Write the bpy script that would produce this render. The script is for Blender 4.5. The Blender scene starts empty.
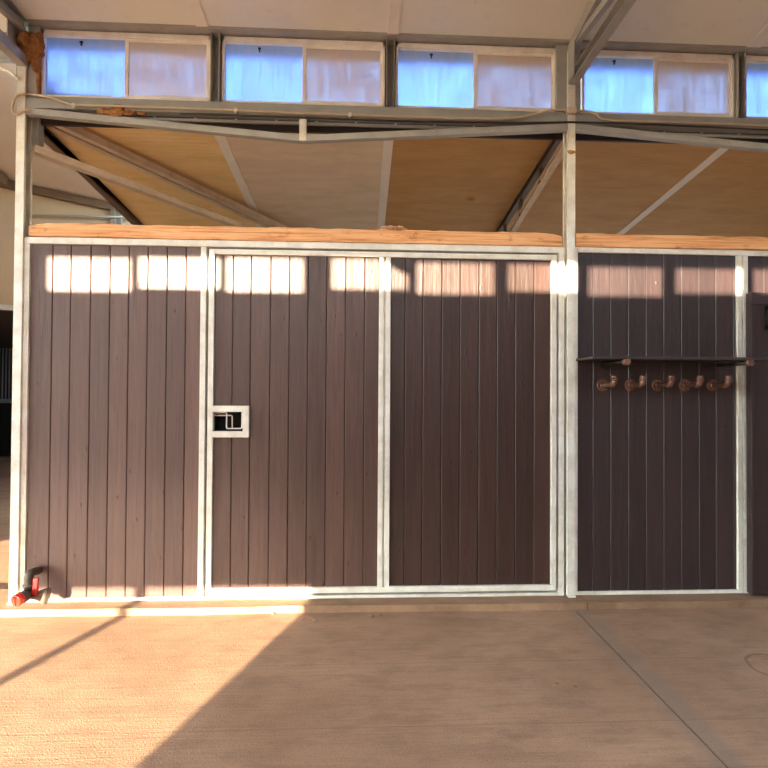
import bpy, bmesh, math, random
from mathutils import Vector, Matrix
random.seed(7)
C = bpy.context.scene.collection
SC = bpy.context.scene

# ------------------------------------------------------------------ camera
F = 500.0
YAW, PIT, ROL = (math.radians(a) for a in (2.528, 0.743, 0.3407))
CAM = Vector((0, 0, 1.419))
fwd = Vector((math.sin(YAW)*math.cos(PIT), math.cos(YAW)*math.cos(PIT), math.sin(PIT)))
r0 = Vector((math.cos(YAW), -math.sin(YAW), 0)); u0 = r0.cross(fwd)
rgt = math.cos(ROL)*r0 + math.sin(ROL)*u0
upv = -math.sin(ROL)*r0 + math.cos(ROL)*u0

def ray(px, py):
    return fwd + rgt*((px-384)/F) - upv*((py-384)/F)
def plane(px, py, p0, n):
    d = ray(px, py); n = Vector(n)
    return CAM + d*((Vector(p0)-CAM).dot(n)/d.dot(n))
def P(px, py, Y=3.35): return plane(px, py, (0, Y, 0), (0, 1, 0))
def PX(px, py, X): return plane(px, py, (X, 0, 0), (1, 0, 0))
def PZ(px, py, z=0.0): return plane(px, py, (0, 0, z), (0, 0, 1))
def X(px, py=400, Y=3.35): return P(px, py, Y).x
def Z(px, py, Y=3.35): return P(px, py, Y).z
def Zc(py, Y=3.35): return Z(384, py, Y)

cam_d = bpy.data.cameras.new('camera')
cam = bpy.data.objects.new('camera', cam_d); C.objects.link(cam)
cam_d.sensor_width = 36; cam_d.sensor_fit = 'HORIZONTAL'; cam_d.lens = 36*F/768
cam_d.clip_start = 0.05; cam_d.clip_end = 500
m3 = Matrix((rgt, upv, -fwd)).transposed()
cam.matrix_world = Matrix.Translation(CAM) @ m3.to_4x4()
SC.camera = cam

# ------------------------------------------------------------------ materials
def srgb(r, g, b):
    f = lambda c: (c/255/12.92) if c/255 <= .04045 else ((c/255+.055)/1.055)**2.4
    return (f(r), f(g), f(b), 1)
class NT:
    def __init__(s, name):
        s.m = bpy.data.materials.new(name); s.m.use_nodes = True
        s.t = s.m.node_tree; s.b = s.t.nodes['Principled BSDF']; s.out = s.t.nodes['Material Output']
    def n(s, ty, **k):
        x = s.t.nodes.new(ty)
        for a, v in k.items(): setattr(x, a, v)
        return x
    def l(s, a, b): s.t.links.new(a, b)
    def pos(s, scale=(1, 1, 1), obj=False):
        src = s.n('ShaderNodeTexCoord').outputs['Object'] if obj else s.n('ShaderNodeNewGeometry').outputs['Position']
        mp = s.n('ShaderNodeMapping'); mp.inputs['Scale'].default_value = scale
        s.l(src, mp.inputs['Vector']); return mp.outputs['Vector']
    def noise(s, vec, scale=5, detail=4, rough=.5, dist=0):
        x = s.n('ShaderNodeTexNoise'); x.inputs['Scale'].default_value = scale; x.inputs['Detail'].default_value = detail
        x.inputs['Roughness'].default_value = rough; x.inputs['Distortion'].default_value = dist
        s.l(vec, x.inputs['Vector']); return x.outputs['Fac']
    def ramp(s, fac, stops):
        x = s.n('ShaderNodeValToRGB'); e = x.color_ramp.elements
        while len(e) < len(stops): e.new(.5)
        for i, (p, c) in enumerate(stops):
            e[i].position = p; e[i].color = c if len(c) == 4 else (*c, 1)
        s.l(fac, x.inputs['Fac']); return x.outputs['Color']
    def mix(s, fac, a, b, mode='MIX'):
        x = s.n('ShaderNodeMix', data_type='RGBA', blend_type=mode)
        for sock, v in ((x.inputs[0], fac), (x.inputs[6], a), (x.inputs[7], b)):
            if isinstance(v, (int, float)): sock.default_value = v
            elif isinstance(v, tuple): sock.default_value = v
            else: s.l(v, sock)
        return x.outputs[2]
    def bump(s, h, strength=.3, dist=.01):
        x = s.n('ShaderNodeBump'); x.inputs['Strength'].default_value = strength; x.inputs['Distance'].default_value = dist
        s.l(h, x.inputs['Height']); s.l(x.outputs['Normal'], s.b.inputs['Normal'])
    def math(s, op, a, b=0.0):
        x = s.n('ShaderNodeMath', operation=op)
        for sock, v in zip(x.inputs, (a, b)):
            if isinstance(v, (int, float)): sock.default_value = v
            else: s.l(v, sock)
        return x.outputs[0]
    def col(s, c):
        if isinstance(c, tuple): s.b.inputs['Base Color'].default_value = c
        else: s.l(c, s.b.inputs['Base Color'])
    def set(s, rough=.6, metal=0.0, spec=.5):
        s.b.inputs['Roughness'].default_value = rough; s.b.inputs['Metallic'].default_value = metal
        s.b.inputs['Specular IOR Level'].default_value = spec; return s

def painted(name, c, dirt, rough=.5, amt=.35, scale=9, metal=0.0, spec=.5, bump=.08):
    t = NT(name).set(rough, metal, spec); v = t.pos()
    a = t.noise(v, scale, 5, .6); f = t.ramp(a, [(.42, (0, 0, 0)), (.75, (1, 1, 1))])
    b = t.noise(v, scale*14, 3, .6); f2 = t.ramp(b, [(.60, (0, 0, 0)), (.72, (1, 1, 1))])
    k = t.mix(t.math('MULTIPLY', f, amt), c, dirt); k = t.mix(t.math('MULTIPLY', f2, amt*.8), k, dirt)
    t.col(k); t.bump(b, bump, .004); return t.m

M = {}
M['white_steel'] = painted('galvanised_white', srgb(216, 209, 195), srgb(156, 138, 112), .5, .5)
M['steel'] = painted('galvanised_grey', srgb(158, 155, 148), srgb(118, 108, 94), .55, .35)
M['dark_steel'] = painted('rusty_brown_steel', srgb(96, 76, 56), srgb(60, 44, 32), .6, .5)
M['brown_steel'] = painted('brown_grey_steel', srgb(206, 184, 158), srgb(140, 112, 86), .55, .45)
M['cream'] = painted('cream_window_paint', srgb(240, 232, 220), srgb(176, 146, 116), .5, .35)
M['pipe'] = painted('bronze_black_pipe', srgb(134, 96, 80), srgb(66, 42, 34), .38, .8, 30, .55)
M['dark_pipe'] = painted('dark_pipe', srgb(52, 38, 33), srgb(36, 26, 22), .5, .5, 30, .3)
M['black'] = painted('black_metal', srgb(16, 15, 15), srgb(30, 26, 22), .6, .4)
M['hollow'] = painted('hollow_shade', srgb(22, 16, 13), srgb(12, 9, 8), .9, .4)
M['barblue'] = painted('slate_bar_paint', srgb(150, 164, 176), srgb(110, 112, 114), .5, .3)
M['red'] = painted('red_paint', srgb(206, 44, 30), srgb(150, 30, 20), .4, .3, 20)
M['brass'] = painted('weathered_brass', srgb(92, 80, 68), srgb(46, 38, 32), .5, .7, 30, .3)
M['funnel'] = painted('grey_pvc', srgb(112, 94, 78), srgb(84, 68, 56), .5, .4)
M['cable'] = painted('beige_cable', srgb(190, 172, 146), srgb(140, 120, 96), .5, .3)
M['black_cable'] = painted('black_cable', srgb(40, 34, 30), srgb(60, 50, 42), .5, .3)
M['tan_wall'] = painted('tan_wall_paint', srgb(156, 132, 104), srgb(132, 108, 82), .8, .35, 2)
M['blocker_hill'] = painted('blocker_scrub', srgb(112, 96, 78), srgb(80, 74, 58), .95, .5, .3)
M['opp_wall'] = painted('brown_wall_paint', srgb(90, 62, 54), srgb(70, 48, 42), .6, .3, 2)
M['ceil'] = painted('ceiling_panel', srgb(227, 223, 210), srgb(208, 200, 184), .75, .5, 1.6)
M['stud_grey'] = painted('stud_grey', srgb(120, 112, 100), srgb(90, 80, 68), .6, .4)
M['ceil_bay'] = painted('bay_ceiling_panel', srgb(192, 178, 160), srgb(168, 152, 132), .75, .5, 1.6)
M['batten'] = painted('ceiling_batten', srgb(232, 224, 212), srgb(212, 200, 184), .7, .4, 4)
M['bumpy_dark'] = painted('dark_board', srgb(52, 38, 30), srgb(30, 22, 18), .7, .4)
M['rag'] = painted('pale_rag', srgb(206, 160, 124), srgb(150, 100, 70), .9, .4, 40)

def wood_planks(name, c1, c2, rough, spec=.5, spots=.3):
    t = NT(name).set(rough, 0, spec)
    v = t.pos((26, 26, 1.1)); g = t.noise(v, 1.6, 6, .6, .6)
    v2 = t.pos((9, 9, 3.2)); k = t.noise(v2, 1.4, 3, .5)
    isl = t.n('ShaderNodeNewGeometry').outputs['Random Per Island']
    base = t.mix(t.ramp(g, [(.3, (0, 0, 0)), (.7, (1, 1, 1))]), c1, c2)
    hsv = t.n('ShaderNodeHueSaturation'); t.l(base, hsv.inputs['Color'])
    val = t.math('ADD', t.math('MULTIPLY', isl, .34), .83); t.l(val, hsv.inputs['Value'])
    knot = t.n('ShaderNodeTexVoronoi'); knot.inputs['Scale'].default_value = 1.0
    t.l(t.pos((11, 4, 5.5)), knot.inputs['Vector'])
    kf = t.ramp(knot.outputs['Distance'], [(.03, (1, 1, 1)), (.10, (0, 0, 0))])
    t.col(t.mix(t.math('MULTIPLY', kf, spots), hsv.outputs['Color'], srgb(34, 18, 12)))
    h = t.math('ADD', t.math('MULTIPLY', g, .5), t.math('MULTIPLY', k, .9))
    h = t.math('ADD', h, t.math('MULTIPLY', kf, .5))
    t.bump(h, .45, .010); return t.m
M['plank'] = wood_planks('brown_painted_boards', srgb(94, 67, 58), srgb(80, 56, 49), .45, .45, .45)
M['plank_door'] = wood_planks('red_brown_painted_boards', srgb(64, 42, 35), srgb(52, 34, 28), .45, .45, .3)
M['plank_lit'] = wood_planks('lit_brown_painted_boards', srgb(84, 59, 50), srgb(70, 48, 41), .45, .45, .3)  # lighter copy for the door's left half; stronger light put into the colour
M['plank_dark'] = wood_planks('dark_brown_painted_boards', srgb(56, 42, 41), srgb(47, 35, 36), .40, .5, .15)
M['shelf'] = wood_planks('dark_shelf_board', srgb(64, 46, 41), srgb(50, 36, 32), .5, .5, .1)

def timber():
    t = NT('weathered_orange_timber').set(.75)
    g = t.noise(t.pos((.9, 10, 34)), 1.6, 7, .62, .9)
    p = t.noise(t.pos((3, 3, 6)), 2.2, 5, .65)
    c = t.ramp(g, [(.30, srgb(136, 80, 44)), (.44, srgb(206, 140, 86)), (.58, srgb(226, 170, 120)), (.74, srgb(170, 106, 62))])
    f = t.ramp(p, [(.58, (0, 0, 0)), (.70, (1, 1, 1))])
    t.col(t.mix(t.math('MULTIPLY', f, .7), c, srgb(132, 74, 38))); t.bump(g, .5, .006); return t.m
M['timber'] = timber()

def roofmat(name, c, d, wave):
    t = NT(name).set(.75); v = t.pos()
    a = t.noise(t.pos((1.2, 4, 4)), 2.0, 6, .65, .4)
    f = t.ramp(a, [(.35, (0, 0, 0)), (.75, (1, 1, 1))]); t.col(t.mix(f, c, d))
    w = t.n('ShaderNodeTexWave', wave_type='BANDS', bands_direction='Y'); w.inputs['Scale'].default_value = 7
    w.inputs['Distortion'].default_value = 2.0; w.inputs['Detail'].default_value = 2; w.inputs['Detail Scale'].default_value = .5
    t.l(v, w.inputs['Vector']); t.bump(w.outputs['Fac'], wave, .02); return t.m
M['roof_gold'] = roofmat('yellowed_roof_panel', srgb(238, 206, 148), srgb(222, 184, 122), .12)
M['roof_grey'] = roofmat('greyed_roof_panel', srgb(226, 206, 180), srgb(206, 182, 154), .06)
M['roof_amber'] = roofmat('amber_roof_panel', srgb(192, 150, 92), srgb(172, 128, 72), .05)

def mudm():
    t = NT('brown_mud').set(.95); v = t.pos()
    a = t.noise(v, 28, 6, .7); t.col(t.ramp(a, [(.3, srgb(112, 66, 30)), (.55, srgb(166, 112, 62)), (.8, srgb(196, 148, 98))]))
    t.bump(t.noise(v, 90, 5, .7), .9, .012); return t.m
M['mud'] = mudm()

JX = PZ(575, 610).x      # floor joint
def concrete(name, c1, c2, c3, ground=True):
    t = NT(name).set(.85, 0, .3); v = t.pos()
    big = t.noise(t.pos((1, 1, 1)), .9, 5, .6, .4); mid = t.noise(t.pos((1, 2.2, 1)), 4.5, 6, .65)
    fine = t.noise(v, 130, 3, .6); broom = t.noise(t.pos((2.2, 85, 1)), 1.0, 4, .6)
    c = t.ramp(big, [(.35, c1), (.62, c2)])
    c = t.mix(t.math('MULTIPLY', t.ramp(mid, [(.46, (0, 0, 0)), (.72, (1, 1, 1))]), .5), c, c3)
    c = t.mix(t.math('MULTIPLY', t.ramp(broom, [(.45, (0, 0, 0)), (.68, (1, 1, 1))]), .22), c, c3)
    c = t.mix(t.math('MULTIPLY', t.ramp(fine, [(.58, (0, 0, 0)), (.68, (1, 1, 1))]), .5), c, srgb(96, 70, 48))
    if ground:
        sp = t.n('ShaderNodeSeparateXYZ'); t.l(v, sp.inputs[0])
        # grey patching mortar smeared along the joint
        wob = t.math('MULTIPLY', t.math('SUBTRACT', t.noise(t.pos((0.1, 2.5, 1)), 2, 3), .5), .16)
        dx = t.math('ABSOLUTE', t.math('ADD', t.math('SUBTRACT', sp.outputs[0], JX+.03), wob))
        lm = t.n('ShaderNodeMapRange', interpolation_type='SMOOTHSTEP'); t.l(dx, lm.inputs[0])
        lm.inputs[1].default_value = .03; lm.inputs[2].default_value = .10; lm.inputs[3].default_value = .55; lm.inputs[4].default_value = 0
        c = t.mix(lm.outputs[0], c, srgb(132, 112, 94))
        # old oval patch ring near the right
        o = PZ(776, 667); vm = t.n('ShaderNodeVectorMath', operation='DISTANCE'); t.l(v, vm.inputs[0]); vm.inputs[1].default_value = (o.x, o.y, 0)
        rr = t.math('ABSOLUTE', t.math('SUBTRACT', t.math('ADD', vm.outputs['Value'], t.math('MULTIPLY', t.math('SUBTRACT', mid, .5), .06)), .125))
        lr = t.n('ShaderNodeMapRange'); t.l(rr, lr.inputs[0]); lr.inputs[1].default_value = 0; lr.inputs[2].default_value = .012; lr.inputs[3].default_value = .6; lr.inputs[4].default_value = 0
        c = t.mix(lr.outputs[0], c, srgb(84, 62, 48))
        # thin control cuts across
        for yy in (2.62, 2.13, 1.86):
            d = t.math('ABSOLUTE', t.math('SUBTRACT', t.math('ADD', sp.outputs[1], t.math('MULTIPLY', mid, .012)), yy))
            l2 = t.n('ShaderNodeMapRange'); t.l(d, l2.inputs[0]); l2.inputs[1].default_value = 0; l2.inputs[2].default_value = .006; l2.inputs[3].default_value = .35; l2.inputs[4].default_value = 0
            c = t.mix(l2.outputs[0], c, srgb(110, 82, 60))
    t.col(c); t.bump(t.math('ADD', t.math('MULTIPLY', fine, 1.1), t.math('MULTIPLY', broom, .8)), .4, .007); return t.m
M['floor'] = concrete('tan_broomed_concrete', srgb(176, 138, 107), srgb(152, 116, 88), srgb(112, 84, 64))
M['curb'] = concrete('tan_curb_concrete', srgb(158, 124, 96), srgb(140, 108, 82), srgb(104, 78, 58), False)
M['earth'] = concrete('dusty_ground', srgb(140, 118, 94), srgb(124, 104, 82), srgb(100, 84, 66), False)

def glassm(name, tint, dirtc, dlo, dhi, rough):
    t = NT(name); nt = t.t
    t.b.inputs['Transmission Weight'].default_value = 1; t.b.inputs['Roughness'].default_value = rough
    t.b.inputs['IOR'].default_value = 1.2; t.b.inputs['Specular IOR Level'].default_value = 0.02; t.b.inputs['Base Color'].default_value = tint
    streak = t.noise(t.pos((30, 30, 2.2)), 1.2, 5, .65); cloud = t.noise(t.pos((3, 3, 4)), 1.6, 4, .6)
    s = t.math('ADD', t.math('MULTIPLY', streak, .55), t.math('MULTIPLY', cloud, .45))
    mr = t.n('ShaderNodeMapRange'); t.l(s, mr.inputs[0]); mr.inputs[1].default_value = .35; mr.inputs[2].default_value = .68
    mr.inputs[3].default_value = dlo; mr.inputs[4].default_value = dhi
    d = t.n('ShaderNodeBsdfDiffuse'); d.inputs['Color'].default_value = dirtc
    mx = t.n('ShaderNodeMixShader'); t.l(mr.outputs[0], mx.inputs[0]); t.l(t.b.outputs[0], mx.inputs[1]); t.l(d.outputs[0], mx.inputs[2])
    t.l(mx.outputs[0], t.out.inputs['Surface']); return t.m
M['glass'] = glassm('dusty_clear_pane', (.058, .105, .26, 1), srgb(206, 200, 190), .18, .50, .5)
M['screen'] = glassm('dusty_screened_pane', (.10, .135, .20, 1), srgb(222, 190, 158), .50, .78, .5)
def clearm():
    t = NT('thin_dusty_glass'); tr = t.n('ShaderNodeBsdfTransparent'); tr.inputs['Color'].default_value = (.97, .96, .95, 1)
    t.l(tr.outputs[0], t.out.inputs['Surface']); return t.m
M['thin_glass'] = clearm()

# ------------------------------------------------------------------ mesh building
class MB:
    def __init__(s): s.bm = bmesh.new()
    def box(s, x0, x1, y0, y1, z0, z1, bev=0.0):
        if x0 > x1: x0, x1 = x1, x0
        if y0 > y1: y0, y1 = y1, y0
        if z0 > z1: z0, z1 = z1, z0
        r = bmesh.ops.create_cube(s.bm, size=1)
        for v in r['verts']:
            v.co = Vector(((x0+x1)/2+v.co.x*(x1-x0), (y0+y1)/2+v.co.y*(y1-y0), (z0+z1)/2+v.co.z*(z1-z0)))
        if bev:
            es = list({e for v in r['verts'] for e in v.link_edges})
            bmesh.ops.bevel(s.bm, geom=es, offset=bev, segments=2, affect='EDGES', profile=.6)
        return s
    def beam(s, p, q, w, h, up=(0, 0, 1), bev=0.0):
        p = Vector(p); q = Vector(q); d = (q-p); L = d.length; d.normalize()
        side = d.cross(Vector(up)).normalized(); u = side.cross(d).normalized()
        r = bmesh.ops.create_cube(s.bm, size=1)
        for v in r['verts']:
            c = v.co.copy(); v.co = (p+q)/2 + d*(c.x*L) + side*(c.y*w) + u*(c.z*h)
        if bev:
            es = list({e for v in r['verts'] for e in v.link_edges})
            bmesh.ops.bevel(s.bm, geom=es, offset=bev, segments=2, affect='EDGES', profile=.6)
        return s
    def channel(s, p, q, w, h, open_side=1, t=.006, up=(0, 0, 1)):
        """C-section running p->q, web on the side away from open_side."""
        p = Vector(p); q = Vector(q); d = (q-p).normalized()
        side = d.cross(Vector(up)).normalized(); u = side.cross(d).normalized()
        s.beam(p+u*(h/2-t/2), q+u*(h/2-t/2), w, t, up)
        s.beam(p-u*(h/2-t/2), q-u*(h/2-t/2), w, t, up)
        o = side*(-open_side)*(w/2-t/2); s.beam(p+o, q+o, t, h-2*t, up); return s
    def tube(s, pts, r, n=10, cap=True):
        pts = [Vector(p) for p in pts]; rings = []
        a = None
        for i, p in enumerate(pts):
            d = (pts[min(i+1, len(pts)-1)]-pts[max(i-1, 0)]).normalized()
            if a is None: a = d.orthogonal().normalized()
            a = (a - d*a.dot(d)).normalized(); b = d.cross(a)
            rr = r[i] if isinstance(r, (list, tuple)) else r
            rings.append([s.bm.verts.new(p+a*math.cos(2*math.pi*k/n)*rr+b*math.sin(2*math.pi*k/n)*rr) for k in range(n)])
        for A, B in zip(rings, rings[1:]):
            for k in range(n): s.bm.faces.new((A[k], A[(k+1) % n], B[(k+1) % n], B[k])).smooth = True
        if cap:
            s.bm.faces.new(rings[0][::-1]); s.bm.faces.new(rings[-1])
        return s
    def prism(s, poly, z0, z1):
        a = [s.bm.verts.new((x, y, z0)) for x, y in poly]; b = [s.bm.verts.new((x, y, z1)) for x, y in poly]
        n = len(poly)
        for i in range(n): s.bm.faces.new((a[i], a[(i+1) % n], b[(i+1) % n], b[i]))
        s.bm.faces.new(a[::-1]); s.bm.faces.new(b); return s
    def quad_slab(s, pts, thick):
        """Slab below four top points (given as the underside corners), extruded up by thick."""
        a = [s.bm.verts.new(p) for p in pts]; b = [s.bm.verts.new(Vector(p)+Vector(thick)) for p in pts]
        for i in range(4): s.bm.faces.new((a[i], a[(i+1) % 4], b[(i+1) % 4], b[i]))
        s.bm.faces.new(a[::-1]); s.bm.faces.new(b); return s
    def blob(s, c, r, seed=0, sub=3, amp=.25):
        rnd = random.Random(seed); ph = [rnd.uniform(0, 6) for _ in range(9)]
        q = bmesh.ops.create_icosphere(s.bm, subdivisions=sub, radius=1)
        for v in q['verts']:
            n = v.co.normalized()
            k = 1+amp*(math.sin(3*n.x+ph[0])*math.sin(4*n.y+ph[1])+.6*math.sin(7*n.z+ph[2]+3*n.x)+.4*math.sin(11*n.x+ph[3])*math.sin(9*n.z+ph[4]))
            v.co = Vector(c)+Vector((n.x*r[0], n.y*r[1], n.z*r[2]))*k
        for f in s.bm.faces: f.smooth = True
        return s
    def build(s, name, mat, parent=None, origin=None):
        bm = s.bm; bmesh.ops.recalc_face_normals(bm, faces=bm.faces)
        if parent is not None: o0 = Vector(parent.get('_o', (0, 0, 0)))
        elif origin is not None: o0 = Vector(origin)
        else:
            vs = [v.co for v in bm.verts]
            o0 = Vector(((min(v.x for v in vs)+max(v.x for v in vs))/2, (min(v.y for v in vs)+max(v.y for v in vs))/2, min(v.z for v in vs)))
        for v in bm.verts: v.co -= o0
        me = bpy.data.meshes.new(name); bm.to_mesh(me); bm.free()
        me.materials.append(M[mat] if isinstance(mat, str) else mat)
        o = bpy.data.objects.new(name, me); C.objects.link(o)
        if parent is not None: o.parent = parent; o['_o'] = tuple(o0)
        else: o.location = o0; o['_o'] = tuple(o0)
        return o
def tag(o, label, cat, group=None, kind=None):
    o['label'] = label; o['category'] = cat
    if group: o['group'] = group
    if kind: o['kind'] = kind
    return o
def thing(name, loc, label, cat, group=None, kind=None):
    o = bpy.data.objects.new(name, None); C.objects.link(o); o.location = loc; o['_o'] = tuple(loc); o.empty_display_size = .1
    return tag(o, label, cat, group, kind)
def struct(name, mb, mat, label, cat):
    return tag(mb.build(name, mat), label, cat, kind='structure')
def dup(root, shift, label, group=None):
    r = root.copy(); C.objects.link(r); r.location = root.location+Vector(shift); r['label'] = label
    if group: r['group'] = group
    for ch in list(root.children):
        c = ch.copy(); C.objects.link(c); c.parent = r
        for g in list(ch.children):
            d = g.copy(); C.objects.link(d); d.parent = c
    return r
def board_poly(x0, x1, yf, yb, b=.0042):
    return [(x0, yb), (x0, yf+b), (x0+b, yf), (x1-b, yf), (x1, yf+b), (x1, yb)]
def planks(edges, yf, z0, z1, th=.02, hole=None, gap=.0012):
    mb = MB()
    for i, (a, b) in enumerate(zip(edges, edges[1:])):
        a += gap; b -= gap
        if hole and a < hole[1] and b > hole[0]:
            mb.prism(board_poly(a, b, yf, yf+th), z0, hole[2]); mb.prism(board_poly(a, b, yf, yf+th), hole[3], z1)
        else: mb.prism(board_poly(a, b, yf, yf+th), z0, z1)
    mb.box(edges[0], edges[-1], yf+th-.002, yf+th+.004, z0, z1 if not hole else hole[2])
    if hole: mb.box(edges[0], edges[-1], yf+th-.002, yf+th+.004, hole[3], z1); mb.box(max(hole[1], edges[0]), edges[-1], yf+th-.002, yf+th+.004, hole[2], hole[3])
    return mb

# ------------------------------------------------------------------ sun geometry
YW = 3.35
a0 = PZ(300, 613); a1 = PZ(130, 768); b0 = PZ(120, 618); b1 = PZ(0, 683)
az = .5*(math.atan2(a0.x-a1.x, a0.y-a1.y)+math.atan2(b0.x-b1.x, b0.y-b1.y))
print('sun az', math.degrees(az), math.degrees(math.atan2(a0.x-a1.x, a0.y-a1.y)), math.degrees(math.atan2(b0.x-b1.x, b0.y-b1.y)))
EL = math.radians(10)
YO = -3.65                       # inner face of the wall across the aisle
def to_opp(p):
    """Where the sun ray that lands on p crosses the far wall across the aisle."""
    w = p.y-YO
    return Vector((p.x-w*math.tan(az), YO, p.z+w/math.cos(az)*math.tan(EL)))

# ------------------------------------------------------------------ main positions
YF, YP, YPOST = 3.33, 3.35, 3.314
XL0, XL1 = (X(14.3, 300, YPOST)+X(12.6, 400, YPOST))/2-.005, X(22.0, 300, YPOST)
XR0, XR1 = X(567.6, 350, YPOST), X(575.2, 350, YPOST)
PITCH = XR0-XL0
print('pitch', PITCH, XL0, XL1, XR0, XR1)
XEND = XR1+PITCH                  # next post on the right, outside the photograph
LEFT_END = -9.5
zc_wall = 3.80                    # upper ceiling height at the window wall
SL_U, SL_L = .13, .112
z_ur = lambda y: zc_wall+SL_U*(YW-y) if y > -.15 else zc_wall+SL_U*(YW+.15)-SL_U*(-.15-y)

# ------------------------------------------------------------------ floor, ground
mb = MB()
mb.box(LEFT_END-.5, JX-.004, -3.9, 12.5, -.12, 0); mb.box(JX+.004, 9.5, -3.9, 12.5, -.12, 0)
struct('floor', mb, 'floor', 'broom-finished tan concrete floor of the aisle with one long joint', 'floor')
mb = MB(); mb.box(-120, 120, -120, 160, -.3, -.125)
struct('ground', mb, 'earth', 'dusty tan ground outside the barn', 'ground')
mb = MB(); n = 60; rr_ = random.Random(3); top = []
for i in range(n+1):
    x = -150+300*i/n; top.append((x, 7.4+.8*math.sin(i*.7)+.5*math.sin(i*1.9+1)))
rows = [[mb.bm.verts.new(q) for q in ((x, -62, -.2), (x, -70, h), (x, -82, h*.8), (x, -95, -.2))] for x, h in top]
for A, B in zip(rows, rows[1:]):
    for k in range(4): mb.bm.faces.new((A[k], A[(k+1) % 4], B[(k+1) % 4], B[k]))
mb.bm.faces.new(rows[0]); mb.bm.faces.new(rows[-1][::-1])
struct('blocker_hills', mb, 'blocker_hill', 'low brown hills added unseen beyond the yard against sky glow', 'blocker_hills')  # unseen low ridge added to block bright sky glow near the sun
# curb under the stall fronts (front at Y 3.217), broken at the joint
zk = .045
mb = MB()
jx2 = X(587, 602, 3.22)
def curbpiece(x0, x1):
    r = random.Random(int(x0*100)); n = 40; xs = [x0+(x1-x0)*i/n for i in range(n+1)]
    f = [(x, 3.217+r.uniform(-.007, .007)) for x in xs]
    mb.prism(f+[(x1, 3.55), (x0, 3.55)], -.01, zk)
curbpiece(LEFT_END, jx2-.004); curbpiece(jx2+.004, XEND+.3)
bmesh.ops.bevel(mb.bm, geom=[e for e in mb.bm.edges if all(abs(v.co.z-zk) < 1e-4 and v.co.y < 3.3 for v in e.verts)], offset=.008, segments=2, affect='EDGES')
struct('curb', mb, 'curb', 'low rough concrete curb running under the stall fronts', 'curb')

# ------------------------------------------------------------------ steel posts
def post(x0, x1, open_side, label):
    t = thing('steel_post', ((x0+x1)/2, YPOST+.06, zk), label, 'post', 'steel posts of the stall fronts')
    zt = 3.74
    mb = MB(); mb.box(x0, x1, YPOST, YPOST+.006, zk, zt, .0015); mb.box(x0, x1, YPOST+.079, YPOST+.085, zk, zt, .0015)
    wx = x0 if open_side > 0 else x1-.006
    mb.box(wx, wx+.006, YPOST+.005, YPOST+.080, zk, zt)
    # lips
    lx = x1-.004 if open_side > 0 else x0
    mb.box(lx, lx+.004, YPOST+.005, YPOST+.018, zk, zt); mb.box(lx, lx+.004, YPOST+.067, YPOST+.080, zk, zt)
    mb.build('column', 'white_steel', t)
    mb = MB(); mb.box(x0, x1, YPOST-.02, YPOST+.105, zk-.001, zk+.008, .002); mb.build('base_plate', 'white_steel', t)
    return t
pl = post(XL0, XL1, 1, 'whitish steel post with the red valve at its foot, at the open end')
pm = post(XR0, XR1, -1, 'whitish steel post between the big brown double-width door and the shelf panel')
post(XEND-(XR1-XR0), XEND, -1, 'whitish steel post closing the next bay, past the brown sliding door')

# ------------------------------------------------------------------ timbers above the fronts
zt0, zt1 = Zc(244.0), Zc(229.8)
def timber_beam(x0, x1, label, ragged):
    mb = MB(); r = random.Random(5 if ragged else 9); n = 60
    prof = []
    for i in range(n+1):
        x = x0+(x1-x0)*i/n; e = min(1, min(i, n-i)/1.5)
        prof.append((x, zt0+r.uniform(0, .004), zt1-r.uniform(0, .007)-(1-e)*.02*ragged, YF-.005+r.uniform(0, .003)))
    rows = []
    for x, lo, hi, y in prof:
        rows.append([mb.bm.verts.new((x, y+.003, lo)), mb.bm.verts.new((x, y, lo+.006)), mb.bm.verts.new((x, y, hi-.008)), mb.bm.verts.new((x, y+.008, hi)), mb.bm.verts.new((x, YF+.085, hi)), mb.bm.verts.new((x, YF+.085, lo))])
    for A, B in zip(rows, rows[1:]):
        for k in range(6): mb.bm.faces.new((A[k], A[(k+1) % 6], B[(k+1) % 6], B[k]))
    mb.bm.faces.new(rows[0][::-1]); mb.bm.faces.new(rows[-1])
    return tag(mb.build('timber_beam', 'timber'), label, 'beam', 'timbers along the top of the stall fronts')
timber_beam(X(31, 232), X(562, 240, YF), 'long weathered orange timber lying along the top of the plank panel and big stall door', 1)
timber_beam(XR1+.01, XEND-.07, 'weathered orange timber lying above the panel with the shelf and pipe hooks', 0)
mb = MB(); c = P(395, 227.5); 
for i, (dx, dz, rr) in enumerate([(-.07, -.002, .03), (-.02, .006, .035), (.035, .012, .03), (.065, -.006, .022)]):
    mb.blob((c.x+dx, YF+.04, zt1+.012+dz*.6), (rr, .03, rr*.55), i+3, 2, .3)
tag(mb.build('rag', 'rag'), 'small crumpled pale scrap lying on top of the long orange timber', 'scrap')

# ------------------------------------------------------------------ left plank panel
ztr1, ztr0 = Zc(244.4), Zc(250.6)           # fixed top rail
zs1, zs0 = Zc(593.6), zk                     # sill
xa0, xa1 = X(22.8, 300, YF), X(28.8, 300, YF)
xj0, xj1 = X(199.0, 420, YF), X(204.7, 420, YF)   # jamb left of the door
xk0, xk1 = X(558.6, 420, YF), X(564.4, 420, YF)   # jamb right of the door
t = thing('plank_panel', ((xa0+xj1)/2, YF, zs0), 'fixed panel of brown vertical boards beside the open end, left of the latch door', 'panel')
mb = MB(); mb.box(xa0, xa1, YF, YF+.04, zs0, ztr0, .003); mb.build('stile', 'white_steel', t)
mb = MB(); mb.box(xj0, xj1, YF, YF+.04, zs1, ztr0, .003); mb.build('stile', 'white_steel', t)
gx = [xa1] + [X(q/3, 500) for q in (27.3*3, 150, 205, 265, 323, 380, 437, 495, 552)] + [xj0]
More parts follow.
